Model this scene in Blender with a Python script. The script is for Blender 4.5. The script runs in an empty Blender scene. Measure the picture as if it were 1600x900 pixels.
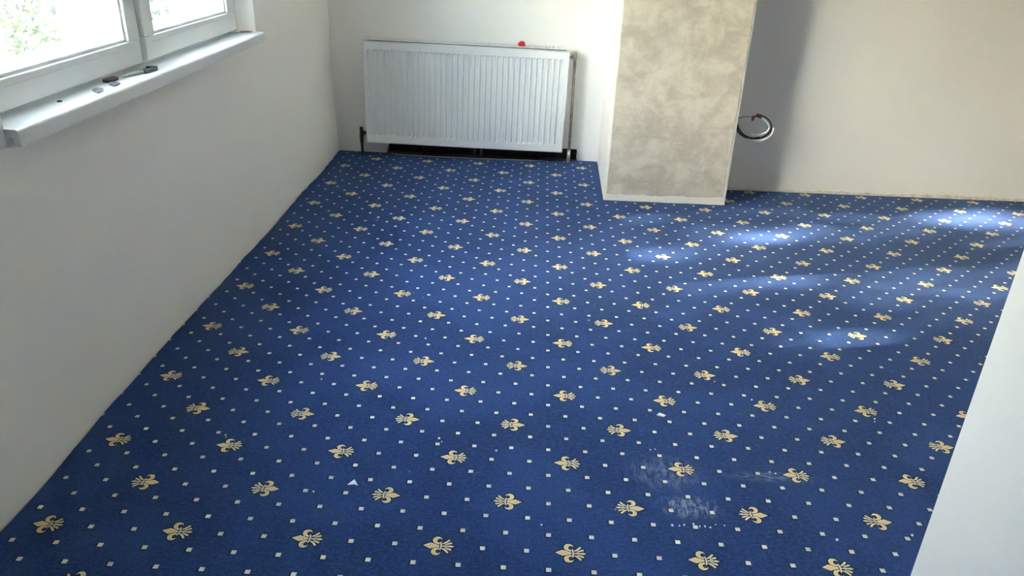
import bpy, bmesh, math, random
import numpy as np
from mathutils import Vector, Matrix

C = bpy.context.scene
COL = C.collection
random.seed(7)
rng = np.random.default_rng(11)

# ------------------------------------------------------------------ camera
cam_d = bpy.data.cameras.new('camera')
cam = bpy.data.objects.new('camera', cam_d)
COL.objects.link(cam)
cam_d.sensor_fit = 'HORIZONTAL'
cam_d.sensor_width = 36.0
cam_d.lens = 1200.58 / 1600 * 36.0
cam_d.clip_start = 0.05
cam_d.clip_end = 200
_R = Matrix(((0.99879646, -0.04602796, 0.01694262),
             (0.03511794, 0.42997221, -0.90215887),
             (0.03423968, 0.90166808, 0.43107113)))
cam.matrix_world = Matrix.Translation((1.25079, -4.81355, 1.37202)) @ _R.to_4x4()
C.camera = cam

# ------------------------------------------------------------------ world, sun, exposure
SUN_AZ, SUN_EL = math.radians(13.5), math.radians(28.0)      # direction the light travels: +x, a little +y, down
SUN_DIR = Vector((math.cos(SUN_EL) * math.cos(SUN_AZ), math.cos(SUN_EL) * math.sin(SUN_AZ), -math.sin(SUN_EL)))
w = bpy.data.worlds.new('sky'); C.world = w; w.use_nodes = True
_nt = w.node_tree; bg = _nt.nodes['Background']
sky = _nt.nodes.new('ShaderNodeTexSky'); sky.sky_type = 'NISHITA'; sky.sun_disc = False
sky.sun_elevation = SUN_EL
sky.sun_rotation = math.atan2(-SUN_DIR.x, -SUN_DIR.y)        # the sky is brightest round the sun
sky.air_density = 1.2; sky.dust_density = 3.0; sky.ozone_density = 1.0
_nt.links.new(sky.outputs[0], bg.inputs['Color'])
bg.inputs['Strength'].default_value = 1.25
sun_d = bpy.data.lights.new('sun', 'SUN'); sun_d.energy = 17.0; sun_d.angle = math.radians(1.1)
sun_d.color = (1.0, 0.95, 0.86)
sun = bpy.data.objects.new('sun', sun_d); COL.objects.link(sun)
sun.location = (-8, -6, 8)
sun.rotation_euler = SUN_DIR.to_track_quat('-Z', 'Y').to_euler()
C.view_settings.view_transform = 'Standard'
C.view_settings.look = 'None'
C.view_settings.gamma = 1
C.view_settings.use_curve_mapping = False
C.view_settings.exposure = 2.42
try:
    C.cycles.use_denoising = True
    C.cycles.max_bounces = 14
    C.cycles.diffuse_bounces = 10
    C.cycles.transparent_max_bounces = 16
    C.cycles.sample_clamp_indirect = 8
except Exception:
    pass


# ------------------------------------------------------------------ helpers: objects
def tag(o, label=None, cat=None, group=None, kind=None):
    if label: o['label'] = label
    if cat: o['category'] = cat
    if group: o['group'] = group
    if kind: o['kind'] = kind
    return o


def empty(name, loc=(0, 0, 0)):
    o = bpy.data.objects.new(name, None)
    o.empty_display_size = 0.1
    COL.objects.link(o); o.location = loc
    return o


class MB:
    """collects shapes and links them as one mesh object (coordinates are local to the parent)"""
    def __init__(self):
        self.v, self.f, self.m, self.sm = [], [], [], []

    def poly(self, pts, mi=0, smooth=False):
        b = len(self.v); self.v += [tuple(p) for p in pts]
        self.f.append(tuple(range(b, b + len(pts)))); self.m.append(mi); self.sm.append(smooth)

    def box(self, x0, x1, y0, y1, z0, z1, mi=0):
        b = len(self.v)
        self.v += [(x, y, z) for z in (z0, z1) for y in (y0, y1) for x in (x0, x1)]
        for q in ((0, 2, 3, 1), (4, 5, 7, 6), (0, 1, 5, 4), (2, 6, 7, 3), (0, 4, 6, 2), (1, 3, 7, 5)):
            self.f.append(tuple(b + i for i in q)); self.m.append(mi); self.sm.append(False)

    def prism(self, poly, ext0, ext1, axis, mi=0):
        """poly: 2D points; axis: 0 -> poly in (y,z), 1 -> (x,z), 2 -> (x,y); extruded from ext0 to ext1"""
        def P(a, b, e):
            return [(e, a, b), (a, e, b), (a, b, e)][axis]
        n = len(poly); b = len(self.v)
        self.v += [P(a, c, ext0) for a, c in poly] + [P(a, c, ext1) for a, c in poly]
        self.f.append(tuple(range(b, b + n))[::-1]); self.m.append(mi); self.sm.append(False)
        self.f.append(tuple(range(b + n, b + 2 * n))); self.m.append(mi); self.sm.append(False)
        for i in range(n):
            j = (i + 1) % n
            self.f.append((b + i, b + j, b + n + j, b + n + i)); self.m.append(mi); self.sm.append(False)

    def tube(self, pts, r, n=10, mi=0, cap=True):
        pts = [Vector(p) for p in pts]; N = len(pts)
        rr = r if isinstance(r, (list, tuple)) else [r] * N
        b = len(self.v); prev = None
        for i, p in enumerate(pts):
            t = (pts[min(i + 1, N - 1)] - pts[max(i - 1, 0)]).normalized()
            if prev is None:
                a = Vector((0, 0, 1)) if abs(t.z) < .9 else Vector((1, 0, 0))
                u = t.cross(a).normalized()
            else:
                u = (prev - t * prev.dot(t)).normalized()
            prev = u; w_ = t.cross(u)
            for k in range(n):
                an = 2 * math.pi * k / n
                self.v.append(tuple(p + (u * math.cos(an) + w_ * math.sin(an)) * rr[i]))
        for i in range(N - 1):
            for k in range(n):
                k2 = (k + 1) % n
                self.f.append((b + i * n + k, b + i * n + k2, b + (i + 1) * n + k2, b + (i + 1) * n + k))
                self.m.append(mi); self.sm.append(True)
        if cap:
            self.f.append(tuple(b + k for k in range(n))[::-1]); self.m.append(mi); self.sm.append(False)
            self.f.append(tuple(b + (N - 1) * n + k for k in range(n))); self.m.append(mi); self.sm.append(False)

    def build(self, name, mats, parent=None, bevel=0, loc=None, seg=2):
        me = bpy.data.meshes.new(name)
        me.from_pydata(self.v, [], self.f)
        mats = mats if isinstance(mats, (list, tuple)) else [mats]
        for m in mats: me.materials.append(m)
        me.polygons.foreach_set('material_index', self.m)
        me.polygons.foreach_set('use_smooth', self.sm)
        bm = bmesh.new(); bm.from_mesh(me)
        bmesh.ops.recalc_face_normals(bm, faces=bm.faces)
        bm.to_mesh(me); bm.free(); me.update()
        o = bpy.data.objects.new(name, me); COL.objects.link(o)
        if loc: o.location = loc
        if parent: o.parent = parent
        if bevel:
            md = o.modifiers.new('bevel', 'BEVEL'); md.width = bevel; md.segments = seg
            md.limit_method = 'ANGLE'; md.angle_limit = math.radians(40)
        return o


# ------------------------------------------------------------------ helpers: materials
class X:
    """node-maths expression: python operators make Math nodes"""
    def __init__(self, nt, s): self.nt, self.s = nt, s

    def op(self, o, *a):
        n = self.nt.nodes.new('ShaderNodeMath'); n.operation = o
        for i, q in enumerate((self,) + a):
            if isinstance(q, X): self.nt.links.new(q.s, n.inputs[i])
            else: n.inputs[i].default_value = float(q)
        return X(self.nt, n.outputs[0])

    def __add__(s, o): return s.op('ADD', o)
    def __sub__(s, o): return s.op('SUBTRACT', o)
    def __mul__(s, o): return s.op('MULTIPLY', o)
    def __truediv__(s, o): return s.op('DIVIDE', o)
    __radd__ = __add__; __rmul__ = __mul__
    def __rsub__(s, o): return s.op('MULTIPLY', -1.0).op('ADD', o)
    def __neg__(s): return s.op('MULTIPLY', -1.0)
    def abs(s): return s.op('ABSOLUTE')
    def round(s): return s.op('ROUND')
    def min(s, o): return s.op('MINIMUM', o)
    def max(s, o): return s.op('MAXIMUM', o)
    def sqrt(s): return s.op('SQRT')
    def step(s, a, b):            # smooth 0..1 while s goes from a to b
        n = s.nt.nodes.new('ShaderNodeMapRange'); n.interpolation_type = 'SMOOTHSTEP'
        s.nt.links.new(s.s, n.inputs[0])
        n.inputs[1].default_value = a; n.inputs[2].default_value = b
        return X(s.nt, n.outputs[0])


def length(x, y): return (x * x + y * y).sqrt()


def mat(name, col, rough=0.6, metal=0.0, spec=0.4):
    m = bpy.data.materials.new(name); m.use_nodes = True
    b = m.node_tree.nodes['Principled BSDF']
    b.inputs['Base Color'].default_value = (*col, 1)
    b.inputs['Roughness'].default_value = rough
    b.inputs['Metallic'].default_value = metal
    b.inputs['Specular IOR Level'].default_value = spec
    return m, m.node_tree, b


def coords(nt):
    n = nt.nodes.new('ShaderNodeTexCoord'); s = nt.nodes.new('ShaderNodeSeparateXYZ')
    nt.links.new(n.outputs['Object'], s.inputs[0])
    return n.outputs['Object'], X(nt, s.outputs[0]), X(nt, s.outputs[1]), X(nt, s.outputs[2])


def noise(nt, vec, scale, detail=3, rough=0.5, dist=0.0, stretch=None):
    if stretch:
        mp = nt.nodes.new('ShaderNodeMapping'); nt.links.new(vec, mp.inputs[0]); mp.inputs['Scale'].default_value = stretch
        vec = mp.outputs[0]
    n = nt.nodes.new('ShaderNodeTexNoise'); nt.links.new(vec, n.inputs['Vector'])
    n.inputs['Scale'].default_value = scale; n.inputs['Detail'].default_value = detail
    n.inputs['Roughness'].default_value = rough; n.inputs['Distortion'].default_value = dist
    return X(nt, n.outputs[0])


def mixc(nt, fac, a, b):
    n = nt.nodes.new('ShaderNodeMix'); n.data_type = 'RGBA'
    if isinstance(fac, X): nt.links.new(fac.s, n.inputs[0])
    else: n.inputs[0].default_value = fac
    for q, i in ((a, 6), (b, 7)):
        if hasattr(q, 'is_linked'): nt.links.new(q, n.inputs[i])
        else: n.inputs[i].default_value = (*q, 1)
    return n.outputs[2]


def bump(nt, b, h, strength=0.3, dist=0.002):
    n = nt.nodes.new('ShaderNodeBump'); n.inputs['Strength'].default_value = strength; n.inputs['Distance'].default_value = dist
    nt.links.new(h.s, n.inputs['Height']); nt.links.new(n.outputs[0], b.inputs['Normal'])


def paint_mat(name, col, col2, rough=0.55):
    m, nt, b = mat(name, col, rough)
    v, x, y, z = coords(nt)
    n1 = noise(nt, v, 2.2, 4, .55); n2 = noise(nt, v, 60, 2)
    c = mixc(nt, n1.step(.35, .7), col, col2)
    nt.links.new(c, b.inputs['Base Color'])
    bump(nt, b, n2 + n1 * 2.0, .12, .002)
    return m


M = {}
M['wall'] = paint_mat('white_wall_paint', (.835, .82, .79), (.815, .80, .77))
M['wall_lightened'] = paint_mat('light_lifted_wall_paint', (.92, .90, .86), (.905, .885, .845))  # left wall: white raised in colour to stand in for missing light
M['wall_dimmed'] = paint_mat('dimmed_white_wall_paint', (.60, .575, .55), (.585, .56, .535))  # near right wall: white darkened in colour to offset strong window light
M['ceiling'] = paint_mat('ceiling_paint', (.82, .82, .81), (.79, .79, .78))
M['white_lacquer'] = paint_mat('white_window_lacquer', (.76, .78, .78), (.72, .745, .75), .35)
M['sill'] = paint_mat('white_sill_laminate', (.80, .82, .84), (.74, .76, .78), .32)
M['radiator'] = paint_mat('white_radiator_enamel', (.80, .81, .81), (.77, .785, .785), .3)


def make_plaster():
    m, nt, b = mat('beige_plaster', (.6, .54, .42), .8)
    v, x, y, z = coords(nt)
    big = noise(nt, v, 6.5, 7, .66, .35)
    mid = noise(nt, v, 15, 6, .7, .3, (1, 1, 2.2))
    fine = noise(nt, v, 60, 4, .7, 0, (1, 1, 4))
    c = mixc(nt, big.step(.38, .62), (.465, .425, .37), (.645, .60, .525))
    c = mixc(nt, mid.step(.5, .74) * .55, c, (.69, .648, .59))
    c = mixc(nt, (mid.step(.5, .3)) * .35, c, (.437, .402, .36))
    c = mixc(nt, fine.step(.55, .8) * .3, c, (.73, .695, .635))
    nt.links.new(c, b.inputs['Base Color'])
    bump(nt, b, big * 1.5 + mid + fine * .4, .35, .003)
    return m


M['plaster'] = make_plaster()


def make_raw_edge():
    m, nt, b = mat('raw_plaster_edge', (.7, .66, .58), .85)
    v, x, y, z = coords(nt)
    n = noise(nt, v, 30, 4, .6)
    nt.links.new(mixc(nt, n.step(.4, .65), (.74, .715, .66), (.60, .53, .43)), b.inputs['Base Color'])
    bump(nt, b, n, .6, .004)
    return m


M['raw_edge'] = make_raw_edge()


def make_bitumen():
    m, nt, b = mat('dark_bitumen', (.02, .02, .021), .8)
    v, x, y, z = coords(nt)
    n = noise(nt, v, 45, 4, .65)
    nt.links.new(mixc(nt, n.step(.5, .75), (.016, .016, .018), (.10, .098, .09)), b.inputs['Base Color'])
    bump(nt, b, n, .7, .004)
    return m


M['bitumen'] = make_bitumen()

# lattice of the woven pattern, in metres
LU, LV, LA, LOX, LOY = 0.32, 0.1707036, -0.00523125, 0.1102087, -3.4037748


def capsule(x, y, a, b, r0, r1=None):
    """distance to a tapering stroke from a to b"""
    ax, ay = a; dx, dy = b[0] - ax, b[1] - ay; L2 = dx * dx + dy * dy
    px, py = x - ax, y - ay
    h = (px * (dx / L2) + py * (dy / L2)).max(0.0).min(1.0)
    d = length(px - h * dx, py - h * dy)
    r1 = r0 if r1 is None else r1
    return d - (h * (r1 - r0) + r0)


def make_carpet():
    m, nt, b = mat('blue_lily_carpet', (.02, .05, .2), .95, 0, .15)
    vec, x, y, z = coords(nt)
    # a slight wander of the woven lines, as in a real tufted pattern
    wx = noise(nt, vec, 260, 1) - .5; wy = noise(nt, vec, 230, 1) - .5
    px, py = x - LOX + wx * .0016, y - LOY + wy * .0016
    ca, sa = math.cos(LA), math.sin(LA)
    u = px * (ca / LU) + py * (sa / LU)
    v = px * (-sa / LV) + py * (ca / LV)
    row = v.round()
    par = (row * .5 - (row * .5).op('FLOOR')) * 2.0          # 0 on even rows, 1 on odd rows
    uu = u - par * .5
    lu = uu - uu.round(); lv = v - row
    flip = 1.0 - par * 2.0
    X_ = lu * flip * (LU * 100); Yl = lv * (LV * 100)          # centimetres, tip of the lily towards -X
    Y_ = Yl.abs()
    # centre petal
    h = ((X_ + 3.76) * .53).min(.95 - (X_ + 1.95) * .36)
    d = ((Y_ - h) * .82).max(X_ - .2)
    # curled side petals
    c1 = length(X_ + .42, Y_ - 1.86) - 1.16
    c2 = .66 - length(X_ - .10, Y_ - 1.74)
    d = d.min(c1.max(c2).min(capsule(X_, Y_, (-.75, .98), (.05, .62), .16, .13)).max(.13 - (Y_ - h) * .82))
    # band
    band = (X_ - .62 + Y_ * Y_ * .11).abs() - .17
    band = band.max(Y_ - 1.35)
    d = d.max(.13 - band).min(band)
    # tail
    d = d.min(capsule(X_, Y_, (1.0, 0), (2.6, 0), .17, .22))
    d = d.min(((X_ - 3.0).abs() * .42 + Y_ - .36) * .9)
    d = d.min(capsule(X_, Y_, (1.6, .50), (2.95, 1.08), .12, .27))
    d = d.min(capsule(X_, Y_, (1.0, .78), (1.7, 1.22), .16, .25)).min(capsule(X_, Y_, (1.7, 1.22), (2.35, 1.95), .25, .25))
    lily = d.step(.05, -.05)
    lily_line = d.step(.40, .20)
    # small diamonds on a lattice three times as fine, left out where a lily sits
    v3 = v * 3.0; r3 = v3.round()
    par3 = (r3 * .5 - (r3 * .5).op('FLOOR')) * 2.0
    u3 = u * 3.0 - par3 * .5
    du = (u3 - u3.round()) * (LU * 100 / 3); dv = (v3 - r3) * (LV * 100 / 3)
    dd = du.abs().max(dv.abs()) - .60
    far = length(X_ * .25, Y_ * .4).step(.9, 1.0)              # 0 inside a lily's cell
    dot = dd.step(.05, -.05) * far
    sh = (du + .18).abs().max((dv + .14).abs()) - .68  # pile shadow painted dark to the left of and below each dot
    dot_shadow = sh.step(.2, .02) * far
    # pile colour
    pile = noise(nt, vec, 270, 2, .8); pile2 = noise(nt, vec, 105, 4, .8, 0, (.75, 1.3, 1))
    brush = noise(nt, vec, 3.2, 4, .6, .6)
    base = mixc(nt, brush.step(.36, .68), (.0095, .031, .112), (.020, .055, .190))
    base = mixc(nt, pile2.step(.42, .62) * .6, base, (.040, .094, .262))
    base = mixc(nt, pile.step(.42, .62) * .6, base, (.005, .015, .062))
    # chalky dust rubbed into the pile
    dust = noise(nt, vec, 6.5, 6, .75, .4, (1, 2.2, 1)).step(.56, .78) * noise(nt, vec, 90, 3, .7).step(.40, .70)
    base = mixc(nt, dust * .38, base, (.20, .24, .34))
    # two scuffed plaster smears near the front of the room
    def smear(cx, cy, rx, ry, s, k):
        f = length((x - cx) / rx, (y - cy) / ry).step(1.0, .25)
        return f * noise(nt, vec, 55, 4, .75, .3, k).step(.42, .66) * s
    sm_ = smear(1.71, -3.225, .105, .055, .8, (1.3, .5, 1)).max(smear(1.66, -3.09, .13, .10, .35, (1.2, .4, 1)))
    sm_ = sm_.max(smear(1.96, -3.085, .16, .03, .45, (.5, 2, 1)))
    base = mixc(nt, sm_, base, (.36, .40, .47))
    # fine white lint and crumbs trodden in
    vor = nt.nodes.new('ShaderNodeTexVoronoi'); vor.inputs['Scale'].default_value = 13.0
    nt.links.new(vec, vor.inputs['Vector'])
    lint = X(nt, vor.outputs['Distance']).step(.045, .03) * noise(nt, vec, 2.6, 3, .6).step(.52, .6)
    base = mixc(nt, lint * .55, base, (.45, .5, .6))
    col = mixc(nt, lily_line.max(dot_shadow) * .88, base, (.0035, .006, .016))
    gold = mixc(nt, d.step(-.08, -.28), (.86, .76, .52), (.78, .53, .225))
    gold = mixc(nt, pile2.step(.45, .75) * .25, gold, (.42, .30, .14))
    col = mixc(nt, lily, col, gold)
    cream = mixc(nt, pile2.step(.4, .7) * .35, (.76, .72, .58), (.56, .50, .37))
    col = mixc(nt, dot, col, cream)
    nt.links.new(col, b.inputs['Base Color'])
    b.inputs['Sheen Weight'].default_value = .12
    b.inputs['Sheen Roughness'].default_value = .5
    b.inputs['Sheen Tint'].default_value = (.45, .6, 1, 1)
    bump(nt, b, pile * .7 + pile2 + brush * 2.5 + (lily.max(dot)) * .5, .5, .004)
    return m


M['carpet'] = make_carpet()
M['backing'] = mat('jute_carpet_backing', (.34, .29, .24), .9)[0]
M['screed'] = mat('dark_screed', (.05, .05, .052), .9)[0]


def simple(name, a, b2, scale, rough=.5, metal=0.0):
    m, nt, b = mat(name, a, rough, metal)
    v, x, y, z = coords(nt)
    nt.links.new(mixc(nt, noise(nt, v, scale, 3).step(.35, .7), a, b2), b.inputs['Base Color'])
    return m


M['pipe'] = simple('worn_brown_pipe', (.19, .135, .11), (.28, .24, .22), 35, .45, .3)
M['nickel'] = simple('nickel_fitting', (.55, .53, .49), (.42, .40, .37), 60, .32, .75)
M['brass'] = simple('tarnished_brass', (.10, .085, .065), (.055, .05, .042), 60, .45, .6)
M['slot'] = simple('grille_shade', (.05, .05, .048), (.03, .03, .03), 40, .8)
M['red'] = simple('red_plastic', (.55, .012, .03), (.48, .01, .025), 50, .4)
M['red_dull'] = simple('dull_red_plastic', (.30, .035, .045), (.22, .03, .035), 80, .45)
M['cable_black'] = simple('black_cable', (.012, .012, .013), (.02, .02, .02), 60, .4)
M['cable_white'] = simple('white_cable', (.82, .82, .78), (.74, .74, .7), 60, .45)
M['cable_grey'] = simple('grey_cable', (.36, .37, .36), (.30, .31, .30), 60, .45)
M['metal_dark'] = simple('dark_metal', (.035, .06, .065), (.06, .085, .09), 90, .4, .5)
M['shard'] = simple('grey_shard', (.13, .145, .165), (.19, .21, .24), 120, .6)
M['crumb_dark'] = simple('brown_crumb', (.07, .058, .05), (.11, .09, .08), 150, .8)
M['chip_pink'] = simple('pinkish_plaster_chip', (.52, .40, .38), (.30, .24, .24), 150, .8)
M['paper'] = simple('white_chip', (.80, .82, .86), (.74, .76, .80), 90, .6)
M['bark'] = simple('bark', (.20, .16, .12), (.12, .095, .07), 12, .9)
M['shrub_stem'] = simple('pale_stem', (.34, .29, .22), (.24, .20, .15), 20, .9)
M['gravel'] = simple('pale_gravel', (.62, .60, .55), (.50, .49, .44), 25, .95)
M['render_out'] = simple('outside_render', (.70, .68, .63), (.64, .62, .58), 8, .9)


def leaf_mat(name, a, b2, thru=None):
    m, nt, b = mat(name, a, .55)
    v, x, y, z = coords(nt)
    n = noise(nt, v, 3, 3).step(.35, .7)
    nt.links.new(mixc(nt, n, a, b2), b.inputs['Base Color'])
    if thru:                                                   # leaves let light through
        t = nt.nodes.new('ShaderNodeBsdfTranslucent'); t.inputs[0].default_value = (*thru, 1)
        ad = nt.nodes.new('ShaderNodeAddShader')
        nt.links.new(b.outputs[0], ad.inputs[0]); nt.links.new(t.outputs[0], ad.inputs[1])
        nt.links.new(ad.outputs[0], nt.nodes['Material Output'].inputs['Surface'])
    return m


M['leaf_dark'] = leaf_mat('tree_leaf', (.10, .14, .06), (.13, .17, .07), (.50, .44, .29))
M['leaf_pale'] = leaf_mat('shrub_leaf', (.034, .050, .018), (.055, .070, .032))
M['leaf_grey'] = leaf_mat('grey_shrub_leaf', (.042, .044, .037), (.058, .060, .052))


def make_glass():
    m = bpy.data.materials.new('window_glass'); m.use_nodes = True
    nt = m.node_tree; nt.nodes.clear()
    out = nt.nodes.new('ShaderNodeOutputMaterial'); mix = nt.nodes.new('ShaderNodeMixShader')
    t = nt.nodes.new('ShaderNodeBsdfTransparent'); t.inputs[0].default_value = (.95, .97, .96, 1)
    g = nt.nodes.new('ShaderNodeBsdfGlossy'); g.inputs['Roughness'].default_value = .02
    lw = nt.nodes.new('ShaderNodeLayerWeight'); lw.inputs[0].default_value = .5
    fac = X(nt, lw.outputs['Facing']).op('POWER', 4.0) * .35 + .025        # same from both sides of the thin pane
    nt.links.new(fac.s, mix.inputs[0]); nt.links.new(t.outputs[0], mix.inputs[1]); nt.links.new(g.outputs[0], mix.inputs[2])
    nt.links.new(mix.outputs[0], out.inputs[0])
    return m


M['glass'] = make_glass()

# ------------------------------------------------------------------ the setting
RX, RY, RZ = 5.0, -6.6, 2.6        # right wall, front wall, ceiling
GZ = -1.0                          # ground outside


def struct(o, label, cat):
    return tag(o, label, cat, kind='structure')


mb = MB(); mb.box(-.34, RX + .2, RY - .2, .32, -.2, -.008)
struct(mb.build('floor', M['screed']), 'dark bare screed showing in the gap between carpet and radiator wall', 'floor')
mb = MB(); mb.box(-.34, RX + .2, RY - .2, .32, RZ, RZ + .2)
struct(mb.build('ceiling', M['ceiling']), 'plain white painted ceiling above the empty room', 'ceiling')

# the left wall's foot is not quite straight
WY = [-6.6, -3.9, -3.43, -3.26, -3.06, -2.78, -2.48, -1.88, -1.77, -1.46, -1.31, -1.06, -.85, -.5, -.2, 0]
WX = [.0, .004, .007, .015, .005, .002, .001, .011, .009, .016, .015, .011, .010, .019, .014, .010]


def wall_foot(y):
    return float(np.interp(y, WY, WX))


WIN = dict(y0=-3.062, y1=-1.318, ya=-3.052, yb=-1.275, z0=.845, z1=2.43)   # opening; ya/yb at the room side (splayed reveals)
mb = MB()
# below the sill: grid front face
ys = list(np.linspace(-6.6, .0, 67)); zs = [-.02, 0, .12, .3, .55, .845]
for i in range(len(ys) - 1):
    for k in range(len(zs) - 1):
        q = []
        for yy, zz in ((ys[i], zs[k]), (ys[i + 1], zs[k]), (ys[i + 1], zs[k + 1]), (ys[i], zs[k + 1])):
            q.append((wall_foot(yy) * max(0, 1 - max(zz, 0) / .55), yy, zz))
        mb.poly(q)
mb.box(-.32, -.004, -6.8, .3, -.2, .842)
mb.box(-.32, 0, -6.8, .3, 2.43, RZ)
mb.prism([(0, WIN['yb']), (0, .3), (-.32, .3), (-.32, WIN['y1']), (-.065, WIN['y1'])], .842, 2.43, 2)
mb.prism([(0, WIN['ya']), (-.065, WIN['y0']), (-.32, WIN['y0']), (-.32, -6.8), (0, -6.8)], .842, 2.43, 2)
wl = struct(mb.build('wall_left', M['wall_lightened']), 'white painted wall on the left with the window and its sill', 'wall')

# back wall with a rough unplastered slot at its foot, behind the radiator
NX0, NX1 = .325, 1.542
mb = MB()
prof = [(-.1, -.02), (NX0 - .015, -.02), (NX0 - .004, .0), (NX0, .03), (NX0 + .012, .064), (.6, .070), (1.0, .075), (1.3, .076),
        (NX1 - .004, .072), (NX1 + .003, .05), (NX1 - .002, .02), (NX1 + .008, -.02), (1.9, -.02), (1.9, RZ), (-.1, RZ)]
mb.prism(prof, 0.0, .06, 1)
mb.box(-.1, 1.9, .12, .3, -.02, RZ)
wb = struct(mb.build('wall_back', M['wall']), 'white back wall behind the radiator, left of the plastered pier', 'wall')
mb = MB(); mb.box(NX0 - .05, NX1 + .05, .062, .118, -.015, .14)
tag(mb.build('recess_lining', M['bitumen'], wb), 'black unplastered strip')
for k, (xx, hh) in enumerate(((.882, .062), (.925, .062))):
    mb = MB(); mb.tube([(xx, .045, -.008), (xx + .002, .045, hh + .008)], .007, 8)
    mb.build('feed_pipe', M['pipe'], wb)

# pier (chimney breast) with bare front
PL0, PL1, PR0 = 1.679, 1.661, 2.328     # left face x at the back wall / at its front, right face x
PY = -.757
mb = MB()
mb.prism([(PL0, .08), (PL1, PY), (PR0, PY + .002), (PR0 + .01, .08)], -.02, RZ, 2)
pier = struct(mb.build('wall_pier', M['wall'], bevel=.004), 'square pier with white sides and a mottled beige plastered front', 'wall')
# the beige coat stops short of the corners and of the floor in an uneven line
def ragged(a, b, n, amp, seed):
    r = random.Random(seed)
    return [(a[0] + (b[0] - a[0]) * i / n + r.uniform(-amp, amp), a[1] + (b[1] - a[1]) * i / n + r.uniform(-amp, amp)) for i in range(n + 1)]
x0, x1 = PL1 + .014, PR0 - .016
pts = ragged((x0, .036), (x1, .040), 26, .004, 3) + ragged((x1, .06), (x1 + .004, RZ - .002), 40, .0022, 4) + ragged((x0 + .0, RZ - .002), (x0, .06), 40, .0022, 5)
mb = MB(); mb.prism(pts, PY - .0022, PY + .004, 1)
tag(mb.build('plaster_coat', M['plaster'], pier), 'mottled beige plaster coat')
mb = MB()
for a in ([(2.165, .0, .30), (2.185, .0, .20), (2.178, .0, .12), (2.150, .0, .05)], [(2.215, 0, .115), (2.19, 0, .08), (2.165, 0, .045)]):
    P_ = []
    for i in range(len(a) - 1):
        for t in np.linspace(0, 1, 5)[:-1]:
            P_.append((a[i][0] + (a[i + 1][0] - a[i][0]) * t, PY - .0022, a[i][2] + (a[i + 1][2] - a[i][2]) * t))
    P_.append((a[-1][0], PY - .0022, a[-1][2]))
    mb.tube(P_, [.0007 + .0010 * math.sin(math.pi * i / (len(P_) - 1)) for i in range(len(P_))], 6)
tag(mb.build('trowel_ridge', M['raw_edge'], pier), 'thin pale trowel ridge')

# wall to the right of the pier
mb = MB()
mb.prism([(2.30, -.476), (5.2, -.437), (5.2, .3), (2.30, .3)], -.02, RZ, 2)
wr = struct(mb.build('wall_back_right', M['wall']), 'white wall to the right of the pier, half in its shadow', 'wall')
r = random.Random(5)
mb = MB(); top = []; n = 120
for i in range(n + 1):
    xx = 2.335 + (4.99 - 2.335) * i / n
    top.append((xx, .013 + .004 * math.sin(xx * 9) + r.uniform(-.004, .004) + (.004 if xx > 3.2 else 0)))
for i in range(n):
    (xa, za), (xb, zb) = top[i], top[i + 1]
    def fy(q): return -.476 + (q - 2.30) * (.039 / 2.9)
    mb.poly([(xa, fy(xa) - .004, -.01), (xb, fy(xb) - .004, -.01), (xb, fy(xb) - .003, zb * .8), (xa, fy(xa) - .003, za * .8)])
    mb.poly([(xa, fy(xa) - .003, za * .8), (xb, fy(xb) - .003, zb * .8), (xb, fy(xb) + .001, zb), (xa, fy(xa) + .001, za)])
tag(mb.build('raw_edge', M['raw_edge'], wr), 'rough sandy strip along the floor')

mb = MB(); mb.box(RX, RX + .2, RY, .0, -.02, RZ)
struct(mb.build('wall_right', M['wall']), 'white wall at the far right end of the room', 'wall')
mb = MB(); mb.box(-.0, RX + .2, RY - .2, RY, -.02, RZ)
struct(mb.build('wall_front', M['wall']), 'white wall behind the viewer', 'wall')
mb = MB(); mb.box(2.111, 2.26, RY + .01, -3.55, -.006, RZ)
struct(mb.build('wall_near_right', M['wall_dimmed'], bevel=.004), 'bright white wall end close by at the right edge, hiding part of the carpet', 'wall')

# ------------------------------------------------------------------ window
win = struct(empty('window_1', (-.065, -2.137, .886)), 'white double wooden casement window above the sill, bright foliage outside', 'window')
WO = Vector(win.location)


def wbox(mbx, x0, x1, y0, y1, z0, z1, mi=0):      # world numbers, kept local to the window
    mbx.box(x0 - WO.x, x1 - WO.x, y0 - WO.y, y1 - WO.y, z0 - WO.z, z1 - WO.z, mi)


def ring(mbx, x0, x1, y0, y1, z0, z1, wl_, wr_, wb_, wt_):
    wbox(mbx, x0, x1, y0, y1, z0, z0 + wb_); wbox(mbx, x0, x1, y0, y1, z1 - wt_, z1)
    wbox(mbx, x0, x1, y0, y0 + wl_, z0 + wb_, z1 - wt_); wbox(mbx, x0, x1, y1 - wr_, y1, z0 + wb_, z1 - wt_)


ZT = 2.255
mb = MB(); ring(mb, -.26, -.108, -3.062, -1.316, .847, 2.432, .03, .03, .066, .03)
wbox(mb, -.26, -.108, -2.235, -2.150, .89, 2.41)
wbox(mb, -.108, -.078, -2.2135, -2.172, .893, 2.41)
mb.build('window_frame', M['white_lacquer'], win, bevel=.003)


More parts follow.
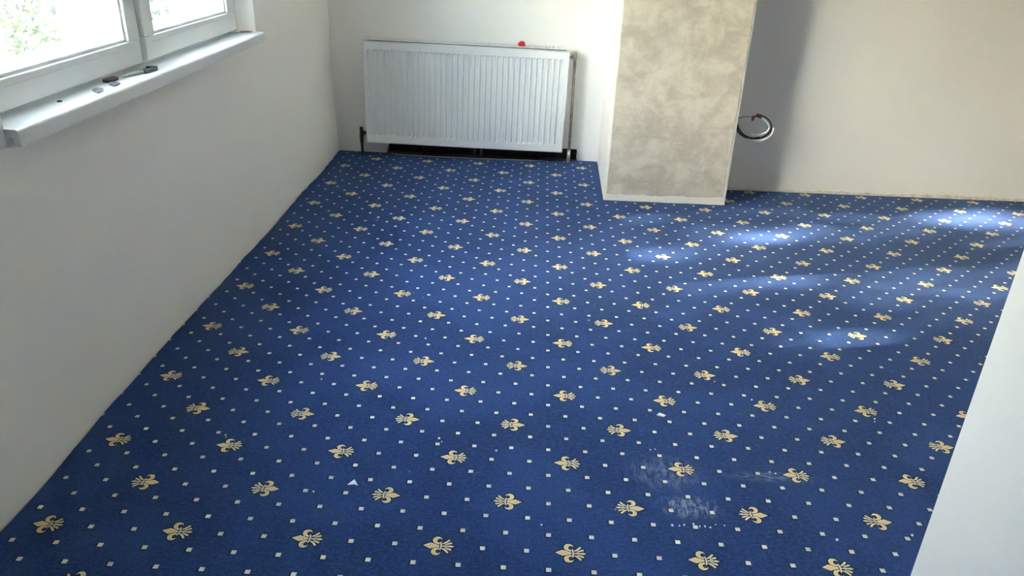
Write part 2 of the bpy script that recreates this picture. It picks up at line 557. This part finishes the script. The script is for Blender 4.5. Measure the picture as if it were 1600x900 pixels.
def sash(y0, y1, wl_, wr_, xf, xb, z0, wb_, name, lab, bead=True):
    mbs = MB(); ring(mbs, xb, xf, y0, y1, z0, 2.41, wl_, wr_, wb_, .075)
    s = mbs.build(name, M['white_lacquer'], win, bevel=.004)
    tag(s, lab)
    xm = (xf + xb) / 2
    mp = MB(); wbox(mp, xm - .002, xm + .002, y0 + wl_ - .004, y1 - wr_ + .004, z0 + wb_ - .004, 2.41 - .075 + .004)
    mp.build('pane', M['glass'], s)
    if bead:
        a0, a1, b0, b1 = y0 + wl_, y1 - wr_, z0 + wb_, 2.335
        g = MB()
        # a low moulding round the glass, set back from the sash face, and a fine groove line on the rail
        for (q0, q1, h0, h1) in ((a0 - .001, a1 + .001, b0 - .001, b0 + .010), (a0 - .001, a1 + .001, b1 - .010, b1 + .001),
                                 (a0 - .001, a0 + .010, b0, b1), (a1 - .010, a1 + .001, b0, b1)):
            wbox(g, xm + .002, xf - .010, q0, q1, h0, h1)
        g.build('glazing_bead', M['white_lacquer'], s, bevel=.003)
        g = MB()
        wbox(g, xf - .001, xf + .003, a0 - .022, a1 + .02, b0 - .0225, b0 - .019)
        g.build('rail_line', M['white_lacquer'], s)
    return s


sash(-3.040, -2.214, .07, .069, -.060, -.106, .901, .076, 'sash', 'near casement')
sash(-2.169, -1.332, .075, .084, -.062, -.106, .901, .076, 'sash', 'far casement')
sash(-3.04, -2.215, .085, .03, -.262, -.300, .90, .060, 'outer_sash', 'outer near casement', False)
sash(-2.170, -1.33, .03, .085, -.262, -.300, .90, .060, 'outer_sash', 'outer far casement', False)
# sill board
mb = MB()
sp = [(-.1075, .8465), (-.1075, .886)] + [(.026 + .010 * math.sin(t), .876 + .010 * math.cos(t)) for t in np.linspace(0, math.pi / 2, 6)] + \
     [(.036, .845), (.020, .845), (.020, .866), (.010, .866), (.010, .845), (.0005, .845), (.0005, .8465)]
poly = [(a - WO.x, c - WO.z) for a, c in sp]
mb.prism(poly, -3.056 - WO.y, -1.262 - WO.y, 1)
sill = mb.build('window_sill', M['sill'], win)
tag(sill, 'white sill board with a rounded nose')

# ------------------------------------------------------------------ carpet
r = random.Random(21)
edge = []
def seg(a, b, n, amp):
    for i in range(n):
        t = i / n
        edge.append((a[0] + (b[0] - a[0]) * t + r.uniform(-amp, amp), a[1] + (b[1] - a[1]) * t + r.uniform(-amp, amp)))
for yy in np.linspace(-6.5, -.02, 110):                # left wall
    edge.append((wall_foot(yy) + .005 + r.uniform(-.002, .003), yy))
for a, b, n in (((.016, -.006), (.30, -.010), 10), ((.30, -.012), (.40, -.050), 5), ((.40, -.050), (.72, -.066), 12), ((.72, -.066), (1.05, -.060), 12),
                ((1.05, -.060), (1.40, -.046), 12), ((1.40, -.046), (1.52, -.012), 5), ((1.52, -.010), (1.668, -.008), 5)):
    seg(a, b, n, .0025)
seg((1.673, -.012), (1.653, PY - .006), 24, .0018)
seg((1.655, PY - .008), (2.334, PY - .006), 22, .0025)
seg((2.336, PY), (2.336, -.49), 6, .001)
seg((2.34, -.486), (4.985, -.450), 90, .0025)
edge += [(4.985, -6.5)]
mb = MB(); mb.prism([(a, b) for a, b in edge], -.0078, 0.0, 2)
carpet = tag(mb.build('carpet', M['carpet']), 'navy blue fitted carpet with gold lilies and cream dots covering the floor', 'carpet')
# pale cut edge showing along the slot below the radiator
bk = [e for e in edge if .36 < e[0] < 1.36 and -.08 < e[1] < -.03]
mb = MB(); mb.tube([(a, b + .001, .0015) for a, b in bk], .0035, 6)
tag(mb.build('cut_edge', M['backing'], carpet), 'frayed pale cut edge')

# ------------------------------------------------------------------ radiator
RW, RH, RD = 1.226, .620, .098
rad = tag(empty('radiator', (.831, -.022, .081)), 'white ribbed panel radiator hung low on the back wall', 'radiator')
rad.rotation_euler = (0, math.radians(.62), 0)
hw = RW / 2


def front_panel(yf, sgn):
    """pressed steel sheet: 35 shallow vertical troughs with sloped ends"""
    b = MB(); NCH = 35
    xl, xr = -hw + .004, hw - .004
    m0, m1 = -hw + .018, hw - .026
    pitch = (m1 - m0) / NCH
    zb, zt = .012, RH - .008
    c0, c1 = .046, RH - .052                 # ends of the troughs
    dep = .009 * sgn
    xs = [xl, m0]
    # columns: (x, is_trough)
    cols = [(xl, 0), (m0, 0)]
    for i in range(NCH):
        s = m0 + i * pitch
        cols += [(s + pitch * .14, 0), (s + pitch * .34, 1), (s + pitch * .76, 1), (s + pitch * .96, 0)]
    cols += [(xr, 0)]
    rows = [(zb, 0), (c0, 0), (c0 + .010, 1), (c1 - .006, 1), (c1, 0), (zt, 0)]
    base = len(b.v)
    for z_, rz_ in rows:
        for x_, cx_ in cols:
            b.v.append((x_, yf + (dep if (rz_ and cx_) else 0), z_))
    n_ = len(cols)
    for j in range(len(rows) - 1):
        for i in range(n_ - 1):
            b.f.append((base + j * n_ + i, base + j * n_ + i + 1, base + (j + 1) * n_ + i + 1, base + (j + 1) * n_ + i)); b.m.append(0); b.sm.append(False)
    return b


b = front_panel(-RD, 1)
# rolled rim at the foot and the edges
b.tube([(-hw + .004, -RD + .003, .008), (hw - .004, -RD + .003, .008)], .005, 8)
b.tube([(-hw + .004, -RD + .003, .008), (-hw + .004, -RD + .003, RH - .008)], .0045, 8)
b.tube([(hw - .004, -RD + .003, .008), (hw - .004, -RD + .003, RH - .008)], .0045, 8)
b.tube([(-hw + .004, -RD + .003, RH - .008), (hw - .004, -RD + .003, RH - .008)], .0045, 8)
tag(b.build('front_panel', M['radiator'], rad), 'ribbed front panel')
b = front_panel(-.012, -1); b.build('back_panel', M['radiator'], rad)
for s in (-1, 1):
    b = MB(); xa = s * hw
    b.box(min(xa, xa - s * .003), max(xa, xa - s * .003), -RD + .004, -.006, .02, RH + .001)
    b.box(min(xa - s * .003, xa - s * .014), max(xa - s * .003, xa - s * .014), -RD + .004, -RD + .010, .02, RH + .001)
    b.build('side_panel', M['radiator'], rad, bevel=.002)
# convector fins between the panels, seen through the grille
b = MB()
for i in range(60):
    xx = -hw + .03 + (RW - .06) * i / 59
    b.box(xx - .0006, xx + .0006, -RD + .014, -.020, .05, RH - .06)
o = b.build('convector_fin', M['radiator'], rad); tag(o, kind='stuff')
# grille: frame and narrow bars over a dark sheet painted as the shade inside
g = MB(); z0, z1 = RH + .001, RH + .006
g.box(-hw, hw, -RD + .002, -RD + .012, z0, z1); g.box(-hw, hw, -.014, -.006, z0, z1)
g.box(-hw, -hw + .035, -RD + .012, -.014, z0, z1); g.box(hw - .045, hw, -RD + .012, -.014, z0, z1)
gr = tag(g.build('top_grille', M['radiator'], rad), 'slotted grille on top')
g = MB(); nb = 96
for i in range(nb + 1):
    xx = -hw + .037 + (RW - .084) * i / nb
    g.box(xx - .0024, xx + .0024, -RD + .012, -.014, z0 + .002, z1)
tag(g.build('grille_bar', M['radiator'], gr), kind='stuff')
g = MB(); g.box(-hw + .02, hw - .02, -RD + .012, -.018, RH - .010, RH - .007)
tag(g.build('shade_sheet', M['slot'], rad), 'dark sheet standing for the shade below the grille')
for s in (-.38, .38):
    g = MB(); g.box(s - .02, s + .02, -.008, .0205, .08, RH - .1); g.build('wall_bracket', M['radiator'], rad)
# valve at the upper right
v = MB()
v.tube([(hw - .002, -.053, RH - .040), (hw + .030, -.053, RH - .040)], .0085, 12)
v.tube([(hw + .010, -.053, RH - .040), (hw + .020, -.053, RH - .040)], .0125, 6)
va = tag(v.build('radiator_valve', M['nickel'], rad), 'nickel valve at the upper right')
v = MB(); v.tube([(hw + .036, -.053, RH - .060), (hw + .036, -.053, RH - .024)], .0115, 12)
v.tube([(hw + .036, -.053, RH - .024), (hw + .036, -.053, RH - .012)], [.0095, .0075], 10)
v.tube([(hw + .036, -.075, RH - .038), (hw + .036, -.048, RH - .038)], .009, 10)
v.build('valve_body', M['nickel'], va)
# lock-shield valve at the lower left, standing on its pipe
v = MB()
v.tube([(-hw + .004, -.053, .052), (-hw - .040, -.053, .052)], .0075, 10)
v.tube([(-hw - .012, -.053, .052), (-hw - .026, -.053, .052)], .0125, 6)
vl = tag(v.build('radiator_valve', M['brass'], rad), 'dark brass valve at the lower left')
v = MB(); v.tube([(-hw - .038, -.053, .020), (-hw - .038, -.053, .066)], .011, 10)
v.tube([(-hw - .038, -.053, .024), (-hw - .038, -.053, .036)], .0145, 6)
v.tube([(-hw - .038, -.053, .066), (-hw - .038, -.053, .088)], [.0115, .0105], 10)
v.tube([(-hw - .038, -.070, .052), (-hw - .038, -.036, .052)], .0085, 8)
v.build('valve_body', M['brass'], vl)

# pipes up from the floor
b = MB(); px_, pz_ = 1.486, .634
b.tube([(px_, -.075, -.006), (px_ + .001, -.075, .30), (px_, -.075, pz_)], .0085, 12)
hp = tag(b.build('heating_pipe', M['pipe']), 'thin brown riser pipe right of the radiator, from floor to upper valve', 'pipe')
b = MB(); b.tube([(px_, -.075, -.005), (px_, -.075, .085)], .0105, 12)
tag(b.build('pipe_sleeve', M['nickel'], hp), 'pale sleeve at the foot')
b = MB(); b.tube([(.180, -.075, -.006), (.1805, -.075, .112)], .0085, 12)
hp2 = tag(b.build('heating_pipe', M['brass']), 'short dark pipe stub below the lower left valve of the radiator', 'pipe')
b = MB(); b.tube([(.180, -.075, .074), (.180, -.075, .104)], [.0105, .0125], 6); b.build('pipe_nut', M['brass'], hp2)

# red plug lying on the grille
b = MB(); b.box(-.018, .018, -.014, .014, 0, .022); b.box(-.0135, .0135, -.009, .009, .022, .028)
rp = tag(b.build('red_plug', M['red'], bevel=.003, loc=(1.166, -.078, .702)), 'small red plastic plug on top of the radiator grille', 'plug')
rp.rotation_euler = (0, math.radians(.62), .15)
b = MB(); b.tube([(-.0185, 0, .011), (-.024, 0, .011)], .007, 10); b.build('plug_neck', M['red'], rp)

# ------------------------------------------------------------------ coil of cables out of the wall
coil = tag(empty('cable_coil', (2.375, -.472, .405)), 'coil of black and white cables hanging from a hole beside the pier', 'cable')
CO = Vector(coil.location)


def loop(cx, cz, rx, rz, yc, ky, a0, a1, n=40, wob=0.0, ph=0.0):
    P = []
    for i in range(n + 1):
        a = math.radians(a0 + (a1 - a0) * i / n)
        k = 1 + wob * math.sin(3 * a + ph)
        P.append((cx + rx * k * math.cos(a) - CO.x, yc + ky * math.cos(a) - CO.y, cz + rz * k * math.sin(a) - CO.z))
    return P


b = MB(); b.tube([(0, -.006, .0), (0, .03, .0)], .026, 16); b.build('wall_box', M['cable_grey'], coil)
s0 = (.0, -.004, -.005)
P = [s0, (.0, -.04, -.012)] + loop(2.462, .405, .080, .066, -.597, -.045, 185, 448, 44, .02)
b = MB(); b.tube(P, .0044, 8); tag(b.build('cable', M['cable_black'], coil), 'black cable')
P = [s0, (-.004, -.04, -.004)] + loop(2.456, .402, .084, .066, -.590, -.035, 190, 300, 30, .03, 1.0)
b = MB(); b.tube(P, .0052, 8); tag(b.build('cable', M['cable_black'], coil), 'black cable')
P = loop(2.468, .396, .083, .068, -.615, -.035, 246, 372, 36, .02, .5)
b = MB(); b.tube(P, .0056, 8); tag(b.build('cable', M['cable_white'], coil), 'white cable')
P = loop(2.458, .410, .068, .048, -.618, -.035, 262, 425, 36, .02, 2.0)
b = MB(); b.tube(P, .0042, 8); tag(b.build('cable', M['cable_white'], coil), 'white cable')
P = [s0, (.008, -.05, .022), (.035, -.10, .044), (.055, -.135, .052), (.075, -.150, .058)]
b = MB(); b.tube(P, .0030, 8); tag(b.build('cable', M['cable_grey'], coil), 'thin grey cable')
for dx, dz, an in ((.084, .063, 20), (.064, .047, 75), (.096, .058, -15)):
    c_, s_ = math.cos(math.radians(an)), math.sin(math.radians(an))
    b = MB(); b.tube([(dx - .013 * c_, -.155, dz - .013 * s_), (dx + .003 * c_, -.155, dz + .003 * s_), (dx + .014 * c_, -.155, dz + .014 * s_)], [.004, .0075, .0065], 10)
    tag(b.build('wire_connector', M['red_dull'], coil), 'dull red connector')

# ------------------------------------------------------------------ small things on the sill and the carpet
SZ = .8862


def slab(name, pts, h, m, loc, rz, label, cat, group=None):
    b = MB(); b.prism(pts, 0, h, 2)
    o = b.build(name, m, bevel=min(.001, h * .3), loc=loc); o.rotation_euler = (0, 0, rz)
    return tag(o, label, cat, group)


tri = [(-.040, -.004), (-.008, -.017), (.030, -.013), (.036, .004), (.012, .015), (-.012, .010)]
slab('grey_shard', tri, .003, M['shard'], (-.012, -2.603, SZ), 2.0, 'nearer of two flat grey pointed shards on the sill', 'shard')
slab('grey_shard', [(a * .92, -c) for a, c in tri], .0035, M['shard'], (-.010, -2.506, SZ), 2.1, 'farther of two flat grey pointed shards on the sill', 'shard')
slab('brown_crumb', [(-.030, -.010), (.0, -.014), (.028, -.008), (.030, .009), (.002, .013), (-.026, .011)], .010, M['crumb_dark'], (-.044, -2.462, SZ), 1.5,
     'dark brown crumb on the sill against the near casement', 'crumb')
br = tag(empty('metal_bracket', (-.020, -2.335, SZ)), 'small dark metal bracket lying on the sill below the mullion', 'bracket')
br.rotation_euler = (0, 0, 1.45)
b = MB(); b.box(.015, .075, -.017, -.008, 0, .012); b.box(.066, .084, -.017, .016, 0, .014); b.box(.0, .068, .010, .016, 0, .008)
b.build('bracket_plate', M['metal_dark'], br, bevel=.0015)
b = MB(); b.tube([(.02, -.008, .006), (-.012, .0, .006), (-.05, .006, .005), (-.075, .004, .005)], [.005, .0055, .0045, .003], 8)
b.tube([(.02, .012, .005), (-.015, .016, .005), (-.045, .010, .005)], .0035, 8)
tag(b.build('bracket_arm', M['cable_grey'], br), 'bent grey arm')
slab('plaster_chip', [(-.03, -.006), (.0, -.012), (.034, -.004), (.022, .009), (-.012, .008)], .007, M['chip_pink'], (-.040, -1.300, SZ), .3,
     'pinkish plaster chip on the sill in the far corner by the reveal', 'chip')
slab('dark_speck', [(-.006, -.004), (.005, -.005), (.007, .003), (-.003, .006)], .004, M['crumb_dark'], (-.035, -2.757, SZ), .4,
     'tiny dark speck on the near part of the sill', 'speck')

slab('white_chip', [(-.013, -.006), (.011, -.009), (.015, .003), (-.006, .009)], .004, M['paper'], (1.691, -2.812, .0004), -.3,
     'white chip lying on the carpet right of centre', 'chip')
slab('white_scrap', [(-.014, -.008), (.004, -.006), (.015, -.012), (.008, .003), (.002, .014)], .002, M['paper'], (.815, -3.198, .0004), .1,
     'white three-cornered scrap on the carpet left of centre', 'scrap')
mb = MB(); r = random.Random(4)
spots = [(1.655 + .016 * i + r.uniform(-.005, .005), -3.292 + r.uniform(-.008, .006)) for i in range(9)]
spots += [(1.635, -2.99), (1.65, -2.985), (1.96, -3.065), (1.975, -3.07), (2.36, -2.79), (2.365, -2.775), (1.02, -2.985), (1.03, -3.0), (1.19, -3.03), (.41, -3.03), (.405, -3.02),
          (2.0, -2.70), (2.06, -3.32), (2.26, -3.29), (1.12, -3.13), (1.32, -3.32), (.72, -3.24), (.6, -2.7), (.9, -2.4), (1.5, -2.2), (1.9, -2.6)]
for (cx, cy) in spots:
    s = r.uniform(.0018, .0036)
    mb.prism([(cx + s * math.cos(a) * r.uniform(.7, 1.3), cy + s * math.sin(a) * r.uniform(.7, 1.3)) for a in (0, 1.3, 2.6, 3.9, 5.1)], .0003, .0003 + s * .9, 2)
tag(mb.build('plaster_crumbs', M['paper']), 'scattered white plaster crumbs on the front part of the carpet', 'crumbs', kind='stuff')

# ------------------------------------------------------------------ outside
mb = MB(); mb.box(-30, -.34, -25, 30, GZ - .2, GZ)
struct(mb.build('ground', M['gravel']), 'pale ground outside the window', 'ground')
mb = MB(); mb.box(-.33, -.32, -7, .3, GZ, -.2)
struct(mb.build('wall_plinth', M['render_out']), 'outside foot of the house wall below the window', 'wall')


def leaves(centers, size, rg, droop=.3):
    n = len(centers)
    d = rg.normal(size=(n, 3)); d[:, 2] -= droop; d /= np.linalg.norm(d, axis=1)[:, None]
    a = rg.normal(size=(n, 3)); s = np.cross(d, a); s /= np.linalg.norm(s, axis=1)[:, None]
    nn = np.cross(d, s)
    L = (size * rg.uniform(.7, 1.25, n))[:, None]
    p0 = centers - d * L * .5; p2 = centers + d * L * .5
    p1 = centers + s * L * .30 - d * L * .05 + nn * L * .06; p3 = centers - s * L * .30 - d * L * .05 + nn * L * .06
    v = np.stack([p0, p1, p2, p3], 1).reshape(-1, 3)
    i = np.arange(n)[:, None] * 4
    f = np.concatenate([i + [0, 1, 2], i + [0, 2, 3]], 0)
    return v, f


def leaf_obj(name, v, f, m, parent, loc):
    me = bpy.data.meshes.new(name)
    me.from_pydata((v - np.array(loc)).tolist(), [], f.tolist()); me.materials.append(m)
    o = bpy.data.objects.new(name, me); COL.objects.link(o); o.parent = parent
    tag(o, kind='stuff')
    return o


# tree between the sun and the window: its crown is thin where light reaches the carpet
# (centre of a gap's light on the floor, reach along and across the light, openness)
GAPS = [(3.60, -.80, .26, .085, .75), (3.36, -.92, .22, .06, .45), (3.85, -.90, .25, .09, .45), (3.05, -1.10, .22, .05, .30), (2.85, -1.20, .18, .05, .28),
        (2.48, -1.15, .27, .09, .50), (2.36, -1.25, .25, .06, .48), (2.62, -1.24, .2, .06, .36), (1.93, -1.49, .19, .055, .46), (2.08, -1.47, .17, .045, .34),
        (2.66, -.84, .2, .045, .30), (2.83, -.91, .2, .045, .26), (1.87, -1.02, .2, .05, .30), (1.90, -1.88, .24, .05, .13),
        (2.24, -1.785, .2, .05, .34), (2.48, -1.69, .2, .04, .30), (2.86, -1.71, .32, .075, .36), (2.92, -1.85, .2, .05, .40), (3.08, -1.76, .25, .06, .34),
        (3.48, -1.50, .30, .06, .36), (3.80, -1.12, .16, .06, .42), (3.22, -1.89, .12, .04, .26),
        (2.40, -2.275, .13, .03, .40), (2.23, -2.37, .09, .025, .32), (2.90, -2.11, .10, .03, .12), (1.78, -2.40, .12, .04, .10), (2.62, -2.3, .12, .04, .05)]
ca, sa = math.cos(SUN_AZ), math.sin(SUN_AZ)
axis = np.array(SUN_DIR); e1 = np.array((-sa, ca, 0)); e2 = np.cross(axis, e1)
CR = np.array((0, -2.15, 1.5)) - axis * 5.2
NL = 25500; LAI = 6.0; BASE = math.exp(-LAI)
th = rng.uniform(0, 2 * np.pi, NL); rr = np.sqrt(rng.uniform(0, 1, NL)) * 1.4
dep = rng.uniform(-1, 1, NL) * .9 * np.sqrt(np.maximum(.05, 1 - (rr / 1.5) ** 2))
cen = CR + np.outer(rr * np.cos(th), e1) + np.outer(rr * np.sin(th), e2) + np.outer(dep, axis)
t = cen[:, 2] / -axis[2]
fx, fy_ = cen[:, 0] + axis[0] * t, cen[:, 1] + axis[1] * t
T = np.full(NL, BASE)
brk = .9 + .15 * np.sin(fx * 23 + 2.1 * np.sin(fy_ * 17)) + .15 * np.sin(fy_ * 41 + 1.7 * np.sin(fx * 13))      # the gaps are ragged
for gx, gy, ra, rb, s in GAPS:
    dx, dy = fx - gx, fy_ - gy
    al, ac = (dx * ca + dy * sa) / ra, (-dx * sa + dy * ca) / rb
    T = np.maximum(T, min(.85, .92 * s) * brk * np.exp(-(al * al + ac * ac) ** 1.5 * .7))
T = np.where((fy_ > -.66) & (fx < 3.3), BASE, T)      # nothing falls on the pier
T = np.where(fy_ > -.56, np.minimum(T, .03), T)
keep = rng.uniform(0, 1, NL) < np.log(T) / math.log(BASE)
cen = cen[keep]
base = (float(CR[0]), float(CR[1]) - .2, GZ)
tree = tag(empty('tree', base), 'leafy tree outside the window that dapples the sunlight', 'tree')
v_, f_ = leaves(cen, .10, rng)
leaf_obj('foliage', v_, f_, M['leaf_dark'], tree, base)
mb = MB(); mb.tube([(0, 0, -.05), (.05, .02, 1.2), (-.03, .1, 2.4), (.0, .2, 3.3)], [.16, .12, .10, .07], 12)
mb.build('trunk', M['bark'], tree)

# shrubs seen through the lower panes
r2 = np.random.default_rng(3)


def shrub(x, y, rad_, h, n, m, label, size=.075):
    t = tag(empty('shrub', (x, y, GZ)), label, 'shrub')
    p = r2.normal(size=(n, 3)); p /= np.linalg.norm(p, axis=1)[:, None]
    p *= (r2.uniform(0, 1, n) ** .45)[:, None]
    lump = 1 + .25 * np.sin(p[:, 0] * 7 + x * 3) * np.cos(p[:, 1] * 6 + y)
    c = np.stack([x + p[:, 0] * rad_ * lump, y + p[:, 1] * rad_ * lump, GZ + h * .55 + p[:, 2] * h * .5 * lump], 1)
    v, f = leaves(c, size, r2)
    leaf_obj('foliage', v, f, m, t, (x, y, GZ))
    rs = random.Random(int(x * 100)); s = MB()
    for k in range(9):
        a = rs.uniform(0, 6.28); q = rs.uniform(.3, .8) * rad_
        s.tube([(0, 0, -.03), (q * .3 * math.cos(a), q * .3 * math.sin(a), h * .45), (q * math.cos(a), q * math.sin(a), h * rs.uniform(.85, 1.1))], [.022, .015, .006], 6)
    s.build('stems', M['shrub_stem'], t)
    return t


shrub(-1.75, .75, .55, 1.75, 2600, M['leaf_pale'], 'pale green bushy shrub seen through the near pane, at its left')
shrub(-3.2, 1.7, .6, 1.75, 3000, M['leaf_pale'], 'light green shrub outside, second from the left')
shrub(-2.2, 3.0, .55, 1.6, 2600, M['leaf_grey'], 'greyish loose shrub outside, right of the green ones')
shrub(-4.5, 4.3, .9, 1.7, 3200, M['leaf_grey'], 'pale grey shrub farther off outside the window')
shrub(-2.0, 5.2, .6, 1.6, 2600, M['leaf_grey'], 'pale shrub outside seen through the far pane')

shrub(-2.75, 4.15, .5, 1.75, 2400, M['leaf_grey'], 'pale greyish shrub outside between the farther ones')
shrub(-5.4, 6.6, 1.0, 1.6, 2600, M['leaf_grey'], 'farthest pale shrub outside the window', .1)
shrub(-3.35, 3.0, .45, 1.65, 2000, M['leaf_grey'], 'pale shrub outside just right of the light green one')
shrub(-1.62, 2.1, .36, 1.6, 1500, M['leaf_grey'], 'slim grey shrub outside nearest the far pane', .06)
# unseen row of tall bushes added on the sun's side to block low sky
for k in range(6):
    t = shrub(-10.5 - .6 * (k % 2), -11.5 + 3.0 * k, 1.35, 4.3 + .4 * (k % 3), 1500, M['leaf_dark'], 'tall bush outside in the row at the plot\'s far side, ' + ('nearest the viewer', 'second from the viewer', 'third from the viewer', 'fourth from the viewer', 'fifth from the viewer', 'farthest from the viewer')[k], .34)
    t['group'] = 'added tall bushes blocking the low sky'
